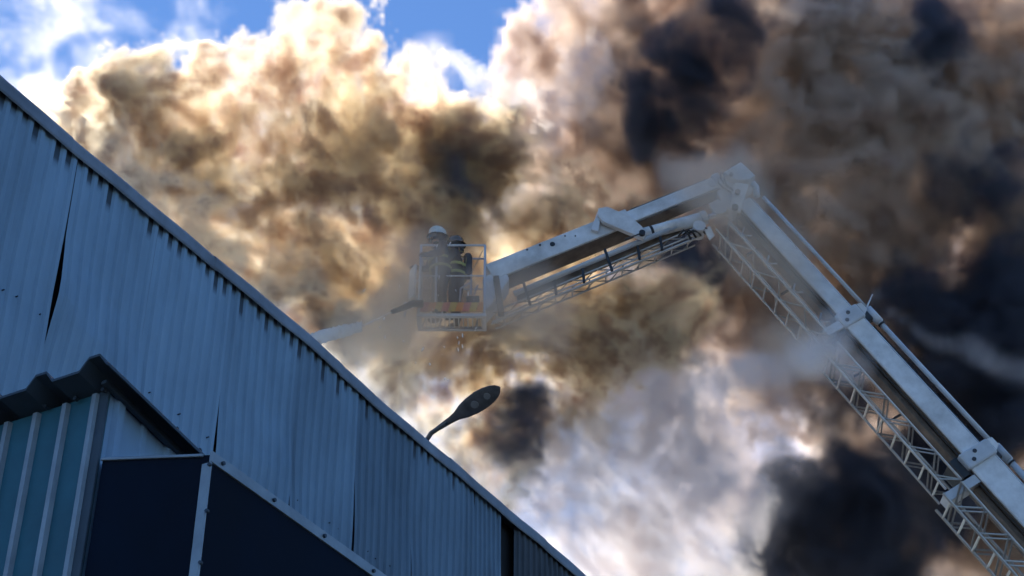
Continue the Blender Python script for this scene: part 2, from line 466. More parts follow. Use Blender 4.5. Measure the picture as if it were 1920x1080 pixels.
# water pipe up the right side
def pipe_off(i): return (-.40, -.41, -.43)[i]
bounds = [.0, t12, t23, Lfull]
for i in range(3):
    r_ = (.035, .045, .055)[i]
    part('water_pipe', tube([A1(bounds[i] + (.12 if i == 0 else .22), pipe_off(i) - .02, .08), A1(bounds[i + 1] + (.02 if i < 2 else 0), pipe_off(i) - .02, .08)], r_, 10), 'white2', boom, True)
    if i: part('hose_bundle', beam(A1(bounds[i] + .3, (0, -.26, -.31)[i], .02), A1(bounds[i + 1], (0, -.26, -.31)[i], .02), (0, .09, .07)[i], .12, SIDE, .01), 'hose', boom)
for t, i in ((t12, 1), (t23, 2)):
    part('pipe_joint', tube([A1(t - .02, pipe_off(i) - .02, .08), A1(t + .3, pipe_off(i) - .02, .08)], .075, 12), 'white2', boom, True)
    part('pipe_joint', tube([A1(t + .34, pipe_off(i) - .02, .08), A1(t + .37, pipe_off(i) - .02, .08)], .068, 12), 'dsteel', boom, True)
part('antenna', tube([bp(1622, 583, -.1), bp(1636, 552, -.1)], [.022, .008], 6), 'white', boom)

# rescue ladder under the boom: two side trusses with rungs
_meshes = {}
def bar(name, p0, p1, rad, m, parent, seg=6):
    """round bar as a shared unit mesh, so alike pieces share data"""
    key = (rad, m, seg)
    if key not in _meshes:
        b_ = tube([(0, 0, 0), (0, 0, 1)], rad, seg); me = bpy.data.meshes.new(name)
        for f in b_.faces: f.smooth = len(f.verts) == 4
        b_.to_mesh(me); b_.free(); _meshes[key] = me
    p0, p1 = Vector(p0), Vector(p1)
    o = link(name, _meshes[key], m, parent)
    base_ = Vector((0, 0, 0)); q = parent
    while q is not None: base_ = base_ + q.location; q = q.parent
    o.location = p0 - base_
    o.rotation_mode = 'QUATERNION'; o.rotation_quaternion = (p1 - p0).to_track_quat('Z', 'Y'); o.scale = (1, 1, (p1 - p0).length)
    return o
def ladder(A, t0, t1, bi, bo, si, so_, bay, rr, parent, double=False, rungs=True, stubs=False):
    """side trusses at side offsets si (near) and so_ (far) between depths bi and bo below the boom"""
    for j, s_ in enumerate((si, so_)):
        bar('ladder_rail', A(t0, bi, s_), A(t1, bi, s_), rr * 1.15, 'steel', parent)
        bar('ladder_rail', A(t0, bo, s_), A(t1, bo, s_), rr * 1.15, 'steel', parent)
        if j == 0 and stubs: bar('ladder_rail', A(t0, bi - .035, s_), A(t1, bi - .035, s_), rr * .7, 'steel', parent)
        nb = max(1, round((t1 - t0) / bay)); w_ = (t1 - t0) / nb
        for k in range(nb):
            a, m_, c = t0 + k * w_, t0 + (k + .5) * w_, t0 + (k + 1) * w_
            bar('ladder_brace', A(a, bi, s_), A(m_, bo, s_), rr * .8, 'steel', parent)
            bar('ladder_brace', A(m_, bo, s_), A(c, bi, s_), rr * .8, 'steel', parent)
            if double:
                bar('ladder_brace', A(a + .09, bi, s_), A(m_ + .09, bo, s_), rr * .7, 'steel', parent)
                bar('ladder_brace', A(m_ + .09, bo, s_), A(min(c + .09, t1), bi, s_), rr * .7, 'steel', parent)
            if j == 0 and stubs:
                bar('ladder_bracket', A(m_, bi - .02, s_), A(m_ - .12, bi - .16, s_), rr * .9, 'steel', parent)
                bar('ladder_bracket', A(m_, bi - .02, s_), A(m_ + .10, bi - .17, s_), rr * .9, 'steel', parent)
    if rungs:
        nr = round((t1 - t0) / .33)
        for k in range(nr):
            t = t0 + (k + .5) * (t1 - t0) / nr
            bar('rung', A(t, bo, si), A(t, bo, so_), rr, 'steel', parent)
tE = tpx(1905, 1075) + 1.2
ladder(A1, .30, t12 + .15, .52, .80, .20, -.26, .68, .018, boom, stubs=True)
ladder(A1, t12 + .3, t23 + .2, .54, .86, .26, -.24, .62, .019, boom, double=True)
ladder(A1, t23 + .25, tE, .60, .98, .32, -.24, .62, .022, boom, double=True)
for t, o1, o2 in ((t12 + .05, .25, .58), (t23 + .32, .3, .95)):
    part('ladder_carrier', beam(A1(t, o1, .12), A1(t, o2, .12), .16, .3, SIDE, .01), 'white2', boom)
for k in range(6):
    t = .9 + k * 1.0
    part('ladder_hanger', beam(A1(t, .12, -.1), A1(t, .54, -.1), .03, .05, SIDE, .004), 'dsteel', boom)
# turntable that carries the boom on the ground beyond the frame
bt = A1(Lfull)
part('turntable', tube([Vector((bt.x, bt.y, 0)), Vector((bt.x, bt.y, .9)), Vector((bt.x, bt.y, 1.3)), Vector((bt.x, bt.y, ZG + .4))], [1.1, 1.0, .7, .5], 20), 'white2', boom)

# knuckle
def P2(*pts, dy=0.): return [bp(x, y, dy) for x, y in pts]
part('knuckle_head', plate(P2((1356, 323), (1389, 303), (1417, 329), (1404, 336), (1384, 338), (1368, 331), dy=-.30), .55, SIDE, .015), 'white', boom)
part('knuckle_plate', plate(P2((1378, 342), (1404, 345), (1388, 398), (1368, 390), dy=-.27), .05, SIDE, .008), 'white', boom)
part('knuckle_plate', plate(P2((1378, 342), (1404, 345), (1388, 398), (1368, 390), dy=.25), .05, SIDE, .008), 'white2', boom)
part('knuckle_core', plate(P2((1352, 330), (1400, 336), (1398, 372), (1378, 398), (1352, 380), (1343, 352), dy=-.14), .3, SIDE, .02), 'white2', boom)
part('knuckle_gusset', plate(P2((1329, 381), (1346, 374), (1366, 383), (1362, 396), (1349, 401), (1340, 400), dy=-.18), .08, SIDE, .006), 'white2', boom)
part('pipe_elbow', tube([bp(1392, 338, -.1), bp(1408, 340, -.1), bp(1418, 352, -.1), bp(1419, 368, -.1)], .06, 10), 'white2', boom, True)
for (x, y, r_) in ((1383, 360, .05), (1378, 389, .06), (1371, 327, .035)):
    part('pivot_pin', disc(bp(x, y, -.33), SIDE, r_, .06, 14), 'dsteel', boom)
for (x0, y0, x1, y1) in ((1352, 322, 1358, 345), (1360, 322, 1364, 350), (1346, 334, 1356, 352)):
    part('hose', tube([bp(x0, y0, -.2), bp((x0 + x1) / 2 - 4, (y0 + y1) / 2, -.3), bp(x1, y1, -.2), bp(x1 + 14, y1 + 8, -.2)], .016, 6), 'hose', boom, True)

# jib
J0 = bp(1352, 348); J1 = bp(1190, 413); J2 = bp(918, 524)
def jib_box(name, p, q, wb, ws, m, ob=0.): return part(name, beam(p, q, wb, ws, SIDE, .022, ob=ob), m, boom)
jib_box('jib_section', J0, bp(1120, 441), .26, .36, 'white')
jib_box('jib_section', bp(1180, 419), J2, .36, .46, 'white')
aj, _, bj = frame_of(J0, J2, SIDE)
if bj.z > 0: bj = -bj
def AJ(px, b=0., s=0.):
    """point on the jib's centre line above pixel column px, b below it, s towards the camera"""
    t = (px - 1352) / (918 - 1352.); return J0.lerp(J2, t) + bj * b + SIDE * s
part('jib_underside', beam(AJ(1340, .15), AJ(1180, .15), .012, .30, SIDE, 0), 'under', boom)  # jib underside plates, shade in the colour likewise
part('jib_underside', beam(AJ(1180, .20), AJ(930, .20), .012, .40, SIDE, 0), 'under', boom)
part('jib_top_rail', tube([AJ(1330, -.16, .12), AJ(1185, -.17, .12)], .012, 6), 'dsteel', boom)
part('jib_top_rail', tube([AJ(1330, -.20, .02), AJ(1185, -.21, .02)], .012, 6), 'dsteel', boom)
part('inspection_cover', disc(AJ(1334, .0, .185), SIDE, .085, .02, 18), 'white2', boom)
part('jib_collar', beam(AJ(1352, 0), AJ(1338, 0), .33, .42, SIDE, .02), 'white2', boom)
for (px, b_, r_) in ((1034, -.04, .045), (1015, -.12, .02), (992, -.13, .015), (1060, -.1, .012), (1075, -.02, .012)):
    part('bolt', disc(AJ(px, b_, .235), SIDE, r_, .02, 10), 'dsteel', boom)
# lug plate that carries the cylinder
LUG = ((1122, 390), (1139, 387), (1181, 405), (1204, 424), (1211, 438), (1206, 447), (1192, 441), (1130, 415), (1120, 403))
part('cylinder_lug', plate(P2(*LUG, dy=-.36), .10, SIDE, .01), 'white', boom)
part('cylinder_lug', plate(P2(*LUG, dy=.26), .10, SIDE, .01), 'white2', boom)
part('lug_web', plate(P2((1108, 430), (1122, 392), (1128, 400), (1122, 434), dy=-.30), .56, SIDE, .01), 'white2', boom)
part('pivot_pin', disc(bp(1204, 437, -.40), SIDE, .055, .06, 14), 'dsteel', boom)
part('pin_lock_bar', tube([bp(1203, 437, -.42), bp(1172, 449, -.42)], .012, 6), 'dsteel', boom)
CY0, CY1, CY2 = bp(1200, 441, -.12), bp(1317, 409, -.12), bp(1372, 396, -.12)
part('cylinder_barrel', tube([CY0, CY1], .115, 18), 'white', boom, True)
part('cylinder_gland', tube([CY1 - (CY1 - CY0).normalized() * .04, CY1 + (CY1 - CY0).normalized() * .07], .128, 18), 'white2', boom)
part('cylinder_band', tube([CY0.lerp(CY1, .16), CY0.lerp(CY1, .2)], .12, 18), 'dsteel', boom)
part('cylinder_rod', tube([CY1, CY2], .045, 12), 'chrome', boom, True)
part('rod_eye', disc(CY2, SIDE, .085, .2, 14), 'white2', boom)
# ladder truss under the jib
G0, G1 = bp(1318, 432), bp(925, 596)
ag, _, bg_ = frame_of(G0, G1, SIDE)
if bg_.z > 0: bg_ = -bg_
def AG(t, b=0., s=0.): return G0 + ag * t + bg_ * b + SIDE * s
LG = (G1 - G0).length
part('jib_ladder_beam', beam(AG(.1, -.16, 0), AG(LG - .55, -.16, 0), .13, .12, SIDE, .015), 'under', boom)
part('jib_ladder_tube', tube([AG(.2, -.19, .16), AG(LG - .5, -.19, .16)], .05, 10), 'white2', boom, True)
ladder(AG, .2, LG, -.02, .10, .14, -.20, .5, .014, boom)
bar('ladder_rail', AG(.15, .19, .16), AG(LG + .1, .17, .16), .022, 'steel', boom)
bar('ladder_rail', AG(.15, .13, .05), AG(LG + .1, .13, .05), .018, 'steel', boom)
for t in (.9, 1.35, 1.9, 2.45, 3.0, 3.5):
    part('ladder_bracket', beam(AG(t - .06, -.30 if t in (1.9, 3.5) else -.1, .2), AG(t + .05, .17, .2), .045, .05, SIDE, .006), 'dsteel', boom)
part('ladder_hinge', disc(bp(1310, 432, -.2), SIDE, .11, .3, 16), 'white2', boom)
part('ladder_hinge_plate', plate(P2((1320, 430), (1331, 423), (1340, 441), (1331, 449), dy=-.3), .04, SIDE, .005), 'white', boom)
for k in range(5):
    x, y = 1282 + k * 9, 437 - k * 2.5
    part('hose', tube([bp(x - 10, y + 6, -.25), bp(x, y - 6 + (k % 3) * 3, -.33), bp(x + 9, y + 3, -.28), bp(x + 14, y + 12 - k, -.22)], .02, 6), 'hose' if k % 2 else 'dsteel', boom, True)
part('basket_mount', plate(P2((905, 520), (945, 500), (955, 522), (930, 560), (908, 585), dy=-.22), .44, SIDE, .02), 'white2', boom)
part('basket_mount_arm', beam(bp(930, 520, -.25), bp(940, 590, -.25), .10, .12, SIDE, .01), 'under', boom)

# ------------------------------------------------------------------ rescue cage
YF, YK = YB - .35, YB + .05                             # near and far side of the cage
cl, cr = hit(785, 588, Vector((0, YF, 0)), NB), hit(908, 591, Vector((0, YF, 0)), NB)
FZ = (cl.z + cr.z) / 2
XL, XR = cl.x, cr.x
TZ = (hit(784, 454, Vector((0, YF, 0)), NB).z + hit(903, 466, Vector((0, YF, 0)), NB).z) / 2
cage = thing('rescue_cage', 'open railed rescue cage with orange kick board at the end of the boom', 'rescue cage', loc=((XL + XR) / 2, (YF + YK) / 2, FZ))
def cg(fx, y, fz): return Vector((XL + (XR - XL) * fx, y, FZ + (TZ - FZ) * fz))
for y in (YF, YK):
    for fx in (0, .25, 1): bar('post', cg(fx, y, 0), cg(fx, y, 1), .02 if fx else .023, 'white2', cage, 8)
    for fz in (.55, 1): bar('rail', cg(0, y, fz), cg(1, y, fz), .014 if fz < 1 else .019, 'white2', cage, 8)
for fx in (0, 1):
    for fz in (.55, 1): bar('rail', cg(fx, YF, fz), cg(fx, YK, fz), .02, 'white2', cage, 8)
bar('post', cg(.36, YF, 0), cg(.36, YF, .55), .015, 'white2', cage, 8)
for y, nm_ in ((YF, 'bottom_rail'), (YK, 'bottom_rail')):
    part(nm_, beam(cg(-.03, y, -.02), cg(1.03, y, -.02), .07, .06, UP, .008), 'white2', cage)
for fx in (0, 1): part('bottom_rail', beam(cg(fx, YF + .03, -.02), cg(fx, YK - .03, -.02), .07, .06, UP, .008), 'white2', cage)
for k in range(14):
    fx = .04 + k * .0708
    part('floor_slat', beam(cg(fx, YF + .02, -.01), cg(fx, YK - .02, -.01), .02, .035, UP, 0), 'steel', cage)
cols = ['pink', 'orange', 'amber', 'pink', 'amber', 'orange', 'pink', 'amber', 'orange']
for k, c in enumerate(cols):
    f0, f1 = .02 + k * .96 / 9, .02 + (k + 1) * .96 / 9 - .004
    sl = .04
    part('kick_board', plate([cg(f0, YF - .035, .03), cg(f1, YF - .035, .03), cg(f1 + sl, YF - .035, .155), cg(f0 + sl, YF - .035, .155)] if k < 8 else
                             [cg(f0, YF - .035, .03), cg(f1, YF - .035, .03), cg(f1, YF - .035, .155), cg(f0 + sl, YF - .035, .155)], .012, SIDE, 0), c, cage)
part('side_panel', beam(cg(-.12, YF + .1, .28), cg(-.12, YF + .1, .72), .035, .26, Vector((.5, -1, 0)), .01), 'white', cage)
bar('panel_bracket', cg(-.1, YF + .1, .5), cg(0, YF, .5), .015, 'white2', cage)
bar('panel_bracket', cg(-.1, YF + .1, .32), cg(0, YF, .2), .015, 'white2', cage)
bar('side_step', cg(-.22, YF + .1, 0), cg(-.2, YF + .1, .22), .02, 'white2', cage)
part('control_box', beam(cg(.72, YF + .1, .2), cg(.92, YF + .1, .2), .2, .2, UP, .02), 'dsteel', cage)
for a, b_ in (((.62, .19), (.63, .38)), ((.63, .38), (.78, .46)), ((.79, .28), (.79, .58))):
    bar('control_lever', cg(a[0], YF + .02, a[1]), cg(b_[0], YF + .02, b_[1]), .016, 'steel', cage)
for k in range(4): bar('control_lever', cg(.84 + k * .012, YF + .02, .27 + k * .03), cg(.87 + k * .01, YF + .02, .40 + k * .012), .009, 'steel', cage)
bar('chain', cg(.97, YF, .93), cg(.79, YF + .02, .6), .007, 'steel', cage)
part('water_cannon', tube([cg(.05, YF - .05, .12), cg(-.08, YF - .12, .10), cg(-.22, YF - .16, .02), cg(-.40, YF - .2, -.06)], [.07, .06, .05, .035], 12), 'dsteel', cage, True)
for fx, dz in ((.35, -.2), (.9, -.24), (.1, -.18)):
    bar('underside_hook', cg(fx, YF + .1, -.02), cg(fx - .05, YF + .12, dz * .7), .012, 'steel', cage)

# ------------------------------------------------------------------ fire fighters
def person(label, x, y, face, scale, helm, lean=0.):
    root = thing('person', label, 'person', 'fire fighters in the rescue cage', loc=(x, y, FZ + .012))
    root.rotation_euler = (0, 0, face)
    root.scale = (scale,) * 3
    V = {'pel': ((0, 0, .98), .17), 'wst': ((.01, 0, 1.14), .17), 'chs': ((.02, 0, 1.36), .19), 'nck': ((.03, 0, 1.55), .085), 'hd0': ((.045, 0, 1.62), .085), 'hd1': ((.05, 0, 1.70), .105), 'hd2': ((.045, 0, 1.78), .075)}
    Ed = [('pel', 'wst'), ('wst', 'chs'), ('chs', 'nck'), ('nck', 'hd0'), ('hd0', 'hd1'), ('hd1', 'hd2')]
    for sg, q in ((1, 'l'), (-1, 'r')):
        V.update({'hip' + q: ((0, .11 * sg, .90), .125), 'kne' + q: ((.04, .13 * sg, .50), .095), 'ank' + q: ((0, .13 * sg, .12), .075), 'heel' + q: ((.02, .13 * sg, .05), .06), 'toe' + q: ((.18, .14 * sg, .045), .05),
                  'sho' + q: ((.02, .20 * sg, 1.45), .10), 'elb' + q: ((.12, .29 * sg, 1.20), .075), 'wri' + q: ((.34, .22 * sg, 1.12), .05)})
        Ed += [('pel', 'hip' + q), ('hip' + q, 'kne' + q), ('kne' + q, 'ank' + q), ('ank' + q, 'heel' + q), ('heel' + q, 'toe' + q), ('chs', 'sho' + q), ('sho' + q, 'elb' + q), ('elb' + q, 'wri' + q)]
        # palm and five fingers curled round the rail
        V['pal' + q] = ((.41, .21 * sg, 1.11), .04); Ed.append(('wri' + q, 'pal' + q))
        for f in range(4):
            o_ = (-.03 + .02 * f); ln = (.85, 1, .95, .75)[f]
            V[f'fa{f}{q}'] = ((.46, (.21 + o_ * 1.0) * sg, 1.115), .011); V[f'fb{f}{q}'] = ((.46 + .035 * ln, (.21 + o_) * sg, 1.095), .010); V[f'fc{f}{q}'] = ((.465 + .02 * ln, (.21 + o_) * sg, 1.065), .009)
            Ed += [('pal' + q, f'fa{f}{q}'), (f'fa{f}{q}', f'fb{f}{q}'), (f'fb{f}{q}', f'fc{f}{q}')]
        V['ta' + q] = ((.42, .165 * sg, 1.10), .013); V['tb' + q] = ((.455, .15 * sg, 1.085), .011); Ed += [('pal' + q, 'ta' + q), ('ta' + q, 'tb' + q)]
    names = list(V); me = bpy.data.meshes.new('body')
    pts = [Vector(V[k][0]) + Vector((lean * max(0, V[k][0][2] - .95), 0, 0)) for k in names]
    me.from_pydata(pts, [(names.index(a), names.index(b)) for a, b in Ed], [])
    o = link('body', me, 'gear', root)
    sk = o.modifiers.new('skin', 'SKIN')
    for i, k in enumerate(names):
        r_ = V[k][1]; me.skin_vertices[0].data[i].radius = (r_, r_); me.skin_vertices[0].data[i].use_root = (k == 'pel')
    sk.use_smooth_shade = True
    o.modifiers.new('sub', 'SUBSURF').levels = 1; o.modifiers[-1].render_levels = 1
    hx = lambda z: lean * (z - .95)
    # face, helmet, visor, stripes
    def lathe(prof, c, m, nm_, sx=1., sy=1., tilt=0., smooth=True):
        bm = bmesh.new(); rr = []
        for r_, z_ in prof:
            rr.append([bm.verts.new((r_ * math.cos(2 * math.pi * k / 18) * sx, r_ * math.sin(2 * math.pi * k / 18) * sy, z_)) for k in range(18)])
        for i in range(len(rr) - 1):
            for k in range(18): bm.faces.new((rr[i][k], rr[i][(k + 1) % 18], rr[i + 1][(k + 1) % 18], rr[i + 1][k]))
        bm.faces.new(rr[-1])
        me_ = bpy.data.meshes.new(nm_); bmesh.ops.recalc_face_normals(bm, faces=bm.faces)
        for f in bm.faces: f.smooth = smooth
        bm.to_mesh(me_); bm.free(); o_ = link(nm_, me_, m, root); o_.location = c; o_.rotation_euler = (0, tilt, 0); return o_
    hz = .05 + hx(1.74)
    lathe([(.088, -.12), (.098, -.06), (.10, 0), (.095, .05)], (hz + .006, 0, 1.70), 'skin', 'face', 1.0, .82)
    lathe([(.0, -.02), (.014, -.015), (.018, 0), (.010, .03), (.002, .04)], (hz + .104, 0, 1.685), 'skin', 'nose')
    h_ = lathe([(.185, -.02), (.165, .0), (.15, .02), (.148, .06), (.135, .12), (.10, .165), (.05, .185), (.01, .19)], (hz - .005, 0, 1.745), helm, 'helmet', 1.12, .92, .06)
    bm = bmesh.new(); rr = []
    for i, (r_, z_) in enumerate(((.163, .0), (.168, -.05), (.160, -.10))):
        rr.append([bm.verts.new((r_ * 1.1 * math.cos(a), r_ * .9 * math.sin(a), z_)) for a in [(-1.1 + 2.2 * k / 10) for k in range(11)]])
    for i in range(2):
        for k in range(10): bm.faces.new((rr[i][k], rr[i][k + 1], rr[i + 1][k + 1], rr[i + 1][k]))
    me_ = bpy.data.meshes.new('visor'); bm.to_mesh(me_); bm.free()
    for f in me_.polygons: f.use_smooth = True
    v_ = link('visor', me_, 'visor', h_)
    lathe([(.15, -.13), (.135, -.05), (.14, .0)], (hz - .03, 0, 1.74), 'gear', 'neck_flap', .95, .85)
    for z_, rx, ry in ((1.20, .205, .225), (1.02, .205, .22)):
        lathe([(rx, -.03), (rx + .003, 0), (rx, .03)], (.015 + hx(z_), 0, z_), 'yellow', 'reflective_band', 1., ry / rx)
    for sg in (1, -1):
        bm = bmesh.new()
        q = [(-.20, 1.22), (-.215, 1.36), (-.16, 1.50), (-.03, 1.565), (.10, 1.53), (.19, 1.40), (.215, 1.24)]
        a_ = [bm.verts.new((x_ + .02 + hx(z_), sg * .09 - .022, z_)) for x_, z_ in q]; c_ = [bm.verts.new((x_ + .02 + hx(z_), sg * .09 + .022, z_)) for x_, z_ in q]
        for k in range(len(q) - 1): bm.faces.new((a_[k], a_[k + 1], c_[k + 1], c_[k]))
        me_ = bpy.data.meshes.new('reflective_strap'); bm.to_mesh(me_); bm.free(); link('reflective_strap', me_, 'yellow', root)
    lathe([(.155, -.30), (.15, -.1), (.14, .15), (.10, .2)], (-.20 + hx(1.3), 0, 1.30), 'dsteel', 'air_tank', .55, .6)
    return root
p1_ = hit(829, 470, Vector((0, YF + .20, 0)), NB); p2_ = hit(858, 470, Vector((0, YF + .36, 0)), NB)
person('fire fighter in dark gear and pale helmet leaning towards the cage rail', p1_.x, YF + .18, math.radians(205), 1.0, 'helmet', .06)
person('fire fighter behind, dull helmet just above the cage rail', p2_.x, YF + .30, math.radians(170), .96, 'visor', .0)

# ------------------------------------------------------------------ water from the cannon
def jit(k, a=1.): return (math.sin(k * 12.9898) * 43758.5453 % 1 - .5) * 2 * a
M['water'] = mat('foaming_water', (.85, .87, .88), .3, 0, (9, .1), .3)
_nt = M['water'].node_tree; _o = _nt.nodes['Material Output']; _mx = _nt.nodes.new('ShaderNodeMixShader'); _tr = _nt.nodes.new('ShaderNodeBsdfTranslucent')
_tr.inputs[0].default_value = (.92, .93, .92, 1); _mx.inputs[0].default_value = .7
_nt.links.new(_nt.nodes['Principled BSDF'].outputs[0], _mx.inputs[1]); _nt.links.new(_tr.outputs[0], _mx.inputs[2]); _nt.links.new(_mx.outputs[0], _o.inputs[0])
muz = cg(-.40, YF - .2, -.06)
mid_ = hit(679, 612, Vector((0, YF - .3, 0)), NB); endp = hit(560, 642, Vector((0, YF - .6, 0)), NB)
pts, rad = [], []
for i in range(9): pts.append(muz.lerp(mid_, i / 8) + Vector((0, 0, jit(i, .006)))); rad.append(.008 + .006 * (i / 8) + jit(i + 40, .003))
jet = thing('water_jet', 'white water jet breaking up between the cage and the roof edge', 'water jet', loc=muz)
part('stream', tube(pts, rad, 6), 'water', jet, True)
bm = bmesh.new(); rings = []
NJ = 46
for i in range(NJ + 1):
    t = i / NJ; c = mid_.lerp(endp, t) + Vector((0, 0, -.02 * t * t)); r0 = .10 + .03 * t
    ring = []
    for k in range(12):
        a_ = 2 * math.pi * k / 12; rr = r0 * (1 + jit(i * 12 + k, .28)) * (.75 if i == 0 else 1)
        ring.append(bm.verts.new(c + Vector((jit(i * 7 + k, .012), math.cos(a_) * rr * .6, math.sin(a_) * rr))))
    rings.append(ring)
for i in range(NJ):
    for k in range(12): bm.faces.new((rings[i][k], rings[i][(k + 1) % 12], rings[i + 1][(k + 1) % 12], rings[i + 1][k]))
bm.faces.new(rings[0]); bm.faces.new(rings[-1])
part('spray_plume', bm, 'water', jet, True)
bm = bmesh.new()
for i in range(90):
    px, py = rnd.gauss(790, 90), rnd.gauss(585, 60)
    if py < 440 or py > 720 or px < 660: continue
    p = hit(px, py, Vector((0, YF - rnd.uniform(.1, .9), 0)), NB)
    r_ = rnd.uniform(.004, .013)
    mt = Matrix.Translation(p) @ Matrix.Rotation(rnd.uniform(-.5, .5), 4, 'Y') @ Matrix.Diagonal((1, 1, rnd.choice([1, 1.2, 2.5, 5]), 1))
    q = bmesh.ops.create_icosphere(bm, subdivisions=1, radius=r_)
    bmesh.ops.transform(bm, matrix=mt, verts=q['verts'])
tag(part('water_droplets', bm, 'water', None, True), 'glinting water droplets falling around the rescue cage', 'droplets', kind='stuff')

# ------------------------------------------------------------------ smoke and steam (real volumes)
class Nodes:
    def __init__(s, nt): s.nt = nt
    def n(s, t, **k):
        q = s.nt.nodes.new(t)
        for a, b in k.items(): setattr(q, a, b)
        return q
    def put(s, sock, v):
        if isinstance(v, bpy.types.NodeSocket): s.nt.links.new(v, sock)
        else: sock.default_value = v
    def m(s, op, a, b=0.0, c=None, clamp=False):
        q = s.n('ShaderNodeMath', operation=op, use_clamp=clamp); s.put(q.inputs[0], a); s.put(q.inputs[1], b)
        if c is not None: s.put(q.inputs[2], c)
        return q.outputs[0]
    def v(s, op, a, b=(0, 0, 0), scale=None):
        q = s.n('ShaderNodeVectorMath', operation=op); s.put(q.inputs[0], a)
        if op == 'SCALE': s.put(q.inputs['Scale'], scale); return q.outputs[0]
        if op != 'LENGTH': s.put(q.inputs[1], b)
        return q.outputs['Value'] if op in ('LENGTH', 'DISTANCE', 'DOT_PRODUCT') else q.outputs[0]
    def noise(s, vec, scale, detail=4, rough=.55, out=0, kind='FBM'):
        q = s.n('ShaderNodeTexNoise', noise_dimensions='3D', noise_type=kind)
        s.put(q.inputs['Vector'], vec); q.inputs['Scale'].default_value = scale; q.inputs['Detail'].default_value = detail
        q.inputs['Roughness'].default_value = rough
        return q.outputs[out]
    def smooth(s, x, a, b):
        q = s.n('ShaderNodeMapRange', interpolation_type='SMOOTHSTEP'); s.put(q.inputs[0], x)
        q.inputs[1].default_value = a; q.inputs[2].default_value = b
        return q.outputs[0]

def volume_material(name, col, dens, g_, soot=None, band=(.35, .95)):
    """smoke whose soot content grows with its thickness"""
    m = bpy.data.materials.new(name); m.use_nodes = True; nt = m.node_tree; nt.nodes.clear()
    o = nt.nodes.new('ShaderNodeOutputMaterial'); p = nt.nodes.new('ShaderNodeVolumePrincipled')
    p.inputs['Color'].default_value = (*col, 1); p.inputs['Density'].default_value = dens
    p.inputs['Anisotropy'].default_value = g_; p.inputs['Density Attribute'].default_value = 'density'
    if soot:                                             # the thickest smoke carries the most soot
        g = Nodes(nt); at_ = g.n('ShaderNodeAttribute', attribute_name='density')
        mx = g.n('ShaderNodeMix', data_type='RGBA'); nt.links.new(g.smooth(at_.outputs['Fac'], *band), mx.inputs[0])
        mx.inputs[6].default_value = (*col, 1); mx.inputs[7].default_value = (*soot, 1)
        nt.links.new(mx.outputs[2], p.inputs['Color'])
    nt.links.new(p.outputs[0], o.inputs['Volume'])
    return m
VOX = .85
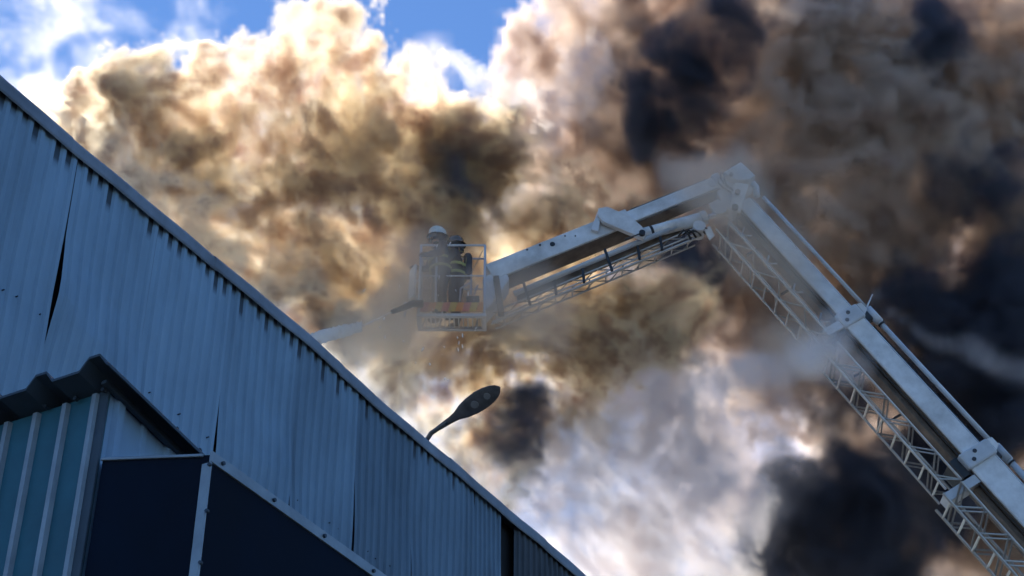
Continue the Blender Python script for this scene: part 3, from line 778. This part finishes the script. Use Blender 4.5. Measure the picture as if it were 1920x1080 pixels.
# the boxes that hold the smoke tilt with the camera pitch; local x across, y away, z up the slope
def sl(px, py, depth): return Vector(((px - 960) / F * depth, depth, -(py - 540) / F * depth))
def smoke(name, label, blobs, vox, m, warp=1.1, size=.30, erode=.75, soft=.22, core=(.30, .70), seed=0., fine=1.1, pad=.9, detail=5, depth=.45, curl=.6):
    me = bpy.data.meshes.new(name); ob = bpy.data.objects.new(name, me); COL.objects.link(ob)
    ob.location = EYE; ob.rotation_euler = (TH, 0, 0)
    nt = bpy.data.node_groups.new(name, 'GeometryNodeTree'); nt.interface.new_socket('Geometry', in_out='OUTPUT', socket_type='NodeSocketGeometry')
    g = Nodes(nt); out = g.n('NodeGroupOutput'); vc = g.n('GeometryNodeVolumeCube')
    P = g.n('GeometryNodeInputPosition').outputs[0]
    Ps = g.v('ADD', P, (seed, seed * 1.7, -seed))
    w1 = g.v('SCALE', g.v('SUBTRACT', g.noise(Ps, size, 1, .5, 1), (.5, .5, .5)), scale=warp * 2.6)
    w2 = g.v('SCALE', g.v('SUBTRACT', g.noise(g.v('ADD', Ps, w1), size * 3.2, 2, .55, 1), (.5, .5, .5)), scale=warp * .95)
    wv = g.v('ADD', w1, w2)
    Q = g.v('ADD', P, wv)
    acc = None
    lo = [1e9] * 3; hi = [-1e9] * 3
    for c, r, dn in blobs:
        for i in range(3): lo[i] = min(lo[i], c[i] - r[i] - pad); hi[i] = max(hi[i], c[i] + r[i] + pad)
        dd = g.v('LENGTH', g.v('DIVIDE', g.v('SUBTRACT', Q, tuple(c)), tuple(r)))
        val = g.m('MULTIPLY_ADD', dd, -dn, dn)
        acc = val if acc is None else g.m('SMOOTH_MAX', acc, val, .12)
    Qs = g.v('MULTIPLY', g.v('ADD', g.v('ADD', Ps, g.v('SCALE', w1, scale=.55)), g.v('SCALE', w2, scale=.5)), (1, depth, 1))       # billows drawn out along the view depth
    nz = g.noise(Qs, fine, detail, .66)
    e = g.m('MULTIPLY_ADD', g.m('SUBTRACT', nz, .5), erode * 2, acc)
    den = g.smooth(e, 0, soft)
    if core:
        den = g.m('MULTIPLY', den, g.smooth(g.noise(g.v('ADD', Qs, (7, 3, 1)), fine * .6, 4, .6), *core))
        fz = g.smooth(g.noise(g.v('ADD', Qs, (2, 9, 4)), fine * 1.7, 4, .68), .36, .62)     # fine curls
        den = g.m('MULTIPLY', den, g.m('MULTIPLY_ADD', fz, curl, 1 - curl))
    lim = None                                           # thin out before the edge of the box
    for vec in (g.v('SUBTRACT', P, tuple(lo)), g.v('SUBTRACT', tuple(hi), P)):
        q = g.n('ShaderNodeSeparateXYZ'); nt.links.new(vec, q.inputs[0])
        for k in range(3): lim = q.outputs[k] if lim is None else g.m('MINIMUM', lim, q.outputs[k])
    den = g.m('MULTIPLY', den, g.smooth(lim, .05, .7))
    nt.links.new(den, vc.inputs['Density'])
    vc.inputs['Min'].default_value = lo; vc.inputs['Max'].default_value = hi
    vox *= VOX
    for k, a, b in zip('XYZ', lo, hi):
        q = max(4, int((b - a) / vox)); vc.inputs['Resolution ' + k].default_value = q
    sm = g.n('GeometryNodeSetMaterial'); sm.inputs['Material'].default_value = m
    nt.links.new(vc.outputs[0], sm.inputs[0]); nt.links.new(sm.outputs[0], out.inputs[0])
    ob.modifiers.new('smoke', 'NODES').node_group = nt
    me.materials.append(m)
    return tag(ob, label, 'smoke' if 'steam' not in name else 'steam', kind='stuff')
def blobs(rows, flat=1.0):
    return [(sl(x, y, z), (r, r * flat, r * .95), dn) for (x, y, z, r, dn) in rows]

BROWN = volume_material('brown_smoke_volume', (1.0, .885, .65), 7.8, .42, (.66, .46, .33), (.25, .85))
PALE = volume_material('pale_smoke_volume', (1.0, .94, .84), .9, .5)
CURL = volume_material('curling_smoke_volume', (1.0, .92, .74), 4.5, .45, (.48, .35, .28), (.35, .9))
DARK = volume_material('dark_smoke_volume', (.995, .875, .77), 7.0, .33, (.70, .53, .45), (.40, 1.0))
BLACK = volume_material('black_shade_smoke_volume', (.15, .165, .21), 8.0, .2)  # low albedo puts the plume's deep shade into the smoke colour
STEAM = volume_material('steam_volume', (1.0, .97, .96), 3.0, .42, (.96, .89, .88))
VEIL = volume_material('thin_smoke_volume', (.98, .87, .73), 1.05, .4)
BACK = volume_material('far_smoke_volume', (.97, .87, .79), 1.2, .4)
MIST = volume_material('mist_volume', (.995, .99, .99), 1.5, .3)
smoke('far_smoke', 'grey brown smoke bank far behind the boom', blobs([
    (950, 480, 42, 2.6, 1), (1200, 330, 43, 3.2, 1), (1320, 560, 42, 2.8, 1), (1400, 900, 42, 2.4, 1), (1000, 720, 40, 1.5, 1), (1330, 740, 40, 1.6, 1), (850, 150, 40, 1.1, 1),
    (1500, 300, 43, 3.8, 1), (1850, 280, 43, 4.2, 1), (1650, 650, 43, 4.0, 1), (1950, 750, 43, 4.2, 1), (1650, 1000, 42, 3.4, 1), (1880, 1080, 42, 4.2, 1), (1400, 60, 43, 3, 1)], .6), .30, BACK, seed=9.4, size=.2, fine=.6, core=(.25, .62), erode=.6, soft=.4)
smoke('pale_smoke', 'thin pale backlit smoke streaming along the roof edge', blobs([
    (-80, 180, 37, 1.0, 1), (60, 170, 37, 1.1, 1), (200, 170, 37.5, 1.1, .8), (380, 130, 37.5, .9, .7), (150, 330, 36.5, 1.5, 1), (320, 460, 36, 1.6, 1), (480, 560, 36, 1.6, 1), (620, 680, 35.5, 1.6, 1), (760, 800, 35, 1.6, 1), (120, 60, 38, 1.4, .45), (330, 50, 38, 1.2, .35)], .6), .12, PALE, seed=6.1, size=.4, fine=1.8, core=(.26, .62), erode=.6, soft=.6)
smoke('roof_smoke', 'finely curling smoke boiling up right behind the roof edge', blobs([
    (40, 230, 30, .8, 1), (150, 300, 30, 1.0, 1), (270, 380, 30, 1.1, 1), (390, 470, 30, 1.1, 1), (510, 560, 30, 1.1, 1), (620, 650, 30, 1.1, 1), (720, 740, 30, 1.0, 1), (820, 830, 30, .9, .9), (930, 930, 30, .8, .9)], .45), .07, CURL, seed=7.7, warp=.55, size=.8, fine=3.0, core=(.36, .66), erode=1.0, soft=.4, detail=4)
smoke('brown_smoke', 'golden brown smoke rolling off the warehouse roof behind the cage', blobs([
    (120, 290, 33, 1.4, 1), (280, 250, 33, 1.7, 1), (470, 240, 33.5, 1.8, 1), (560, 190, 33.5, 1.6, 1), (650, 250, 33.5, 1.6, 1), (740, 280, 34, 1.7, 1), (850, 340, 34, 1.9, 1), (870, 240, 34, 1.2, 1), (830, 180, 34, .9, 1), (760, 180, 34, 1.0, 1), (400, 200, 33.5, 1.2, 1), (1010, 400, 34.5, 1.4, 1), (960, 300, 34.5, 1.1, 1),
    (330, 400, 32, 1.6, 1), (470, 400, 32.5, 1.8, 1), (660, 420, 32, 2.0, 1), (800, 500, 33, 1.9, 1), (960, 500, 34, 1.9, 1), (1130, 480, 34.5, 1.8, 1),
    (540, 560, 31, 1.3, 1), (650, 600, 31, 1.3, 1), (820, 670, 32, 1.4, 1), (970, 660, 32.5, 1.5, 1), (1110, 610, 33, 1.5, 1), (880, 770, 32, 1.1, 1), (1250, 570, 34, 1.3, 1), (1330, 620, 34.5, 1.0, 1), (1000, 790, 33.5, 1.0, 1), (1100, 740, 34, 1.0, 1), (900, 860, 32.5, .9, 1)], .26) + [(sl(870, 300, 35.3), (1.5, 1.5, 1.6), 1), (sl(800, 400, 34.8), (1.1, 1.0, 1.0), 1)], .08, BROWN, seed=1.3, core=(.10, .66), erode=.75, fine=1.9, soft=.25, curl=.72)
smoke('dark_smoke', 'dark brown grey smoke towering behind the boom', blobs([
    (1010, 130, 38, 1.4, 1), (1180, 60, 38, 2.1, 1), (1330, 130, 38, 2.5, 1), (1560, 120, 39, 2.8, 1), (1830, 130, 39, 3.1, 1), (1150, 300, 38, 2.1, 1), (1030, 380, 38, 1.6, 1), (1000, 520, 38, 1.5, 1), (960, 250, 38, 1.2, 1), (1420, 330, 38, 2.6, 1), (1680, 330, 38, 2.8, 1), (1930, 400, 39, 3.0, 1),
    (1350, 540, 38, 2.2, 1), (1620, 600, 39, 2.6, 1), (1930, 700, 39, 3.0, 1), (1180, 640, 37, 1.5, 1), (1450, 700, 38, 1.8, 1), (1750, 930, 39, 2.8, 1), (1950, 1000, 39, 2.9, 1), (1560, 1080, 38, 2.4, 1)], .4), .12, DARK, seed=4.1, size=.28, fine=1.25, core=(.10, .66), erode=.7)
smoke('black_shade_smoke', 'black smoke carrying the deep shade between the brown billows and low behind the boom', blobs([
    (1230, 190, 36, 1.0, 1), (1310, 120, 36, 1.0, 1), (1390, 40, 36, 1.1, 1), (1740, 560, 36.5, 1.5, 1), (1880, 600, 36.5, 1.9, 1), (1470, 950, 35.2, 1.6, 1), (1420, 1030, 35.2, 1.4, 1), (1550, 1010, 35.5, 1.7, 1), (1640, 900, 36, 1.9, 1), (1850, 760, 36.5, 1.9, 1), (1620, 1070, 36, 1.7, 1), (1800, 860, 36.5, 1.7, 1),
    (850, 310, 33.2, 1.0, .5), (900, 250, 33.4, 1.0, .5), (985, 810, 31.2, .7, .62), (1010, 740, 31.4, .7, .62), (940, 870, 31.2, .5, .55), (640, 560, 30.6, .5, .7), (760, 560, 31.5, .5, .7), (1230, 470, 34.8, .8, .7), (1330, 500, 35.3, .8, .7), (1760, 60, 36, 1.2, .8), (1880, 330, 36.5, 1.1, .7)]), .12, BLACK, seed=2.2, size=.45, fine=1.4, core=(.28, .66), erode=.95, soft=.8)
smoke('white_steam', 'pale steam drifting along the roof edge below the boom', blobs([
    (960, 950, 31.5, 1.2, 1), (1060, 920, 32, 1.4, 1), (1170, 870, 33, 1.5, 1), (1280, 810, 33, 1.5, 1), (1380, 750, 33, 1.2, 1), (1460, 700, 33, .9, 1), (1530, 660, 32.5, .6, 1), (1100, 1030, 32, 1.7, 1), (1220, 980, 33, 1.6, 1), (1270, 1060, 33, 1.5, 1), (860, 850, 31, .9, .8), (1000, 1010, 31.5, 1.3, 1), (1020, 840, 33.5, 1.3, 1), (1120, 780, 34, 1.2, 1), (1350, 900, 33.5, 1.2, 1), (1330, 990, 33.5, 1.2, 1), (900, 170, 36, .7, .9), (840, 130, 36, .5, .8),
    (940, 160, 36, .6, .9), (1080, 120, 35.8, .9, 1), (1040, 190, 35.8, .8, 1), (1000, 270, 35.5, .6, 1), (1030, 350, 35.5, .6, 1), (1190, 690, 34, 1.0, .8)], .42), .09, STEAM, seed=8.7, fine=1.8, core=(.05, .62), erode=.45, soft=.35, curl=.72)
smoke('thin_smoke', 'thin brown smoke veiling the cage and the boom knuckle', blobs([
    (800, 560, 28.6, 1.1, 1), (690, 640, 30.4, .9, 1), (930, 580, 28.8, .9, 1), (850, 520, 28.3, .7, .9), (1380, 400, 29.8, .8, 1), (1440, 480, 29.3, .8, 1), (1500, 600, 28, .8, 1), (1560, 660, 27.6, .6, 1.3)]), .16, VEIL, seed=3.3, size=.4, fine=1.2, core=None, erode=.8, soft=.6)
arc = [(1650 + 290 * t, 558 + 215 * t - 80 * t * t + 8 * math.sin(t * 9), 29.5 + .5 * t, .17 + .2 * t, .75) for t in [k / 13 for k in range(14)]]
smoke('spray_mist', 'white water mist leaking from the boom joint', blobs([
    (1535, 650, 26.2, .5, 1.6), (1490, 650, 26.4, .5, 1.4), (1440, 680, 26.6, .5, 1.2), (1380, 700, 27, .55, 1), (1320, 730, 27.3, .5, .8), (1580, 640, 26.2, .42, 1.4), (1610, 690, 26.0, .42, .9), (1570, 590, 26.4, .35, .9)] + arc), .10, MIST, seed=5.5, warp=.3, size=.7, fine=2.0, core=None, erode=.45, soft=1.0, pad=.5)
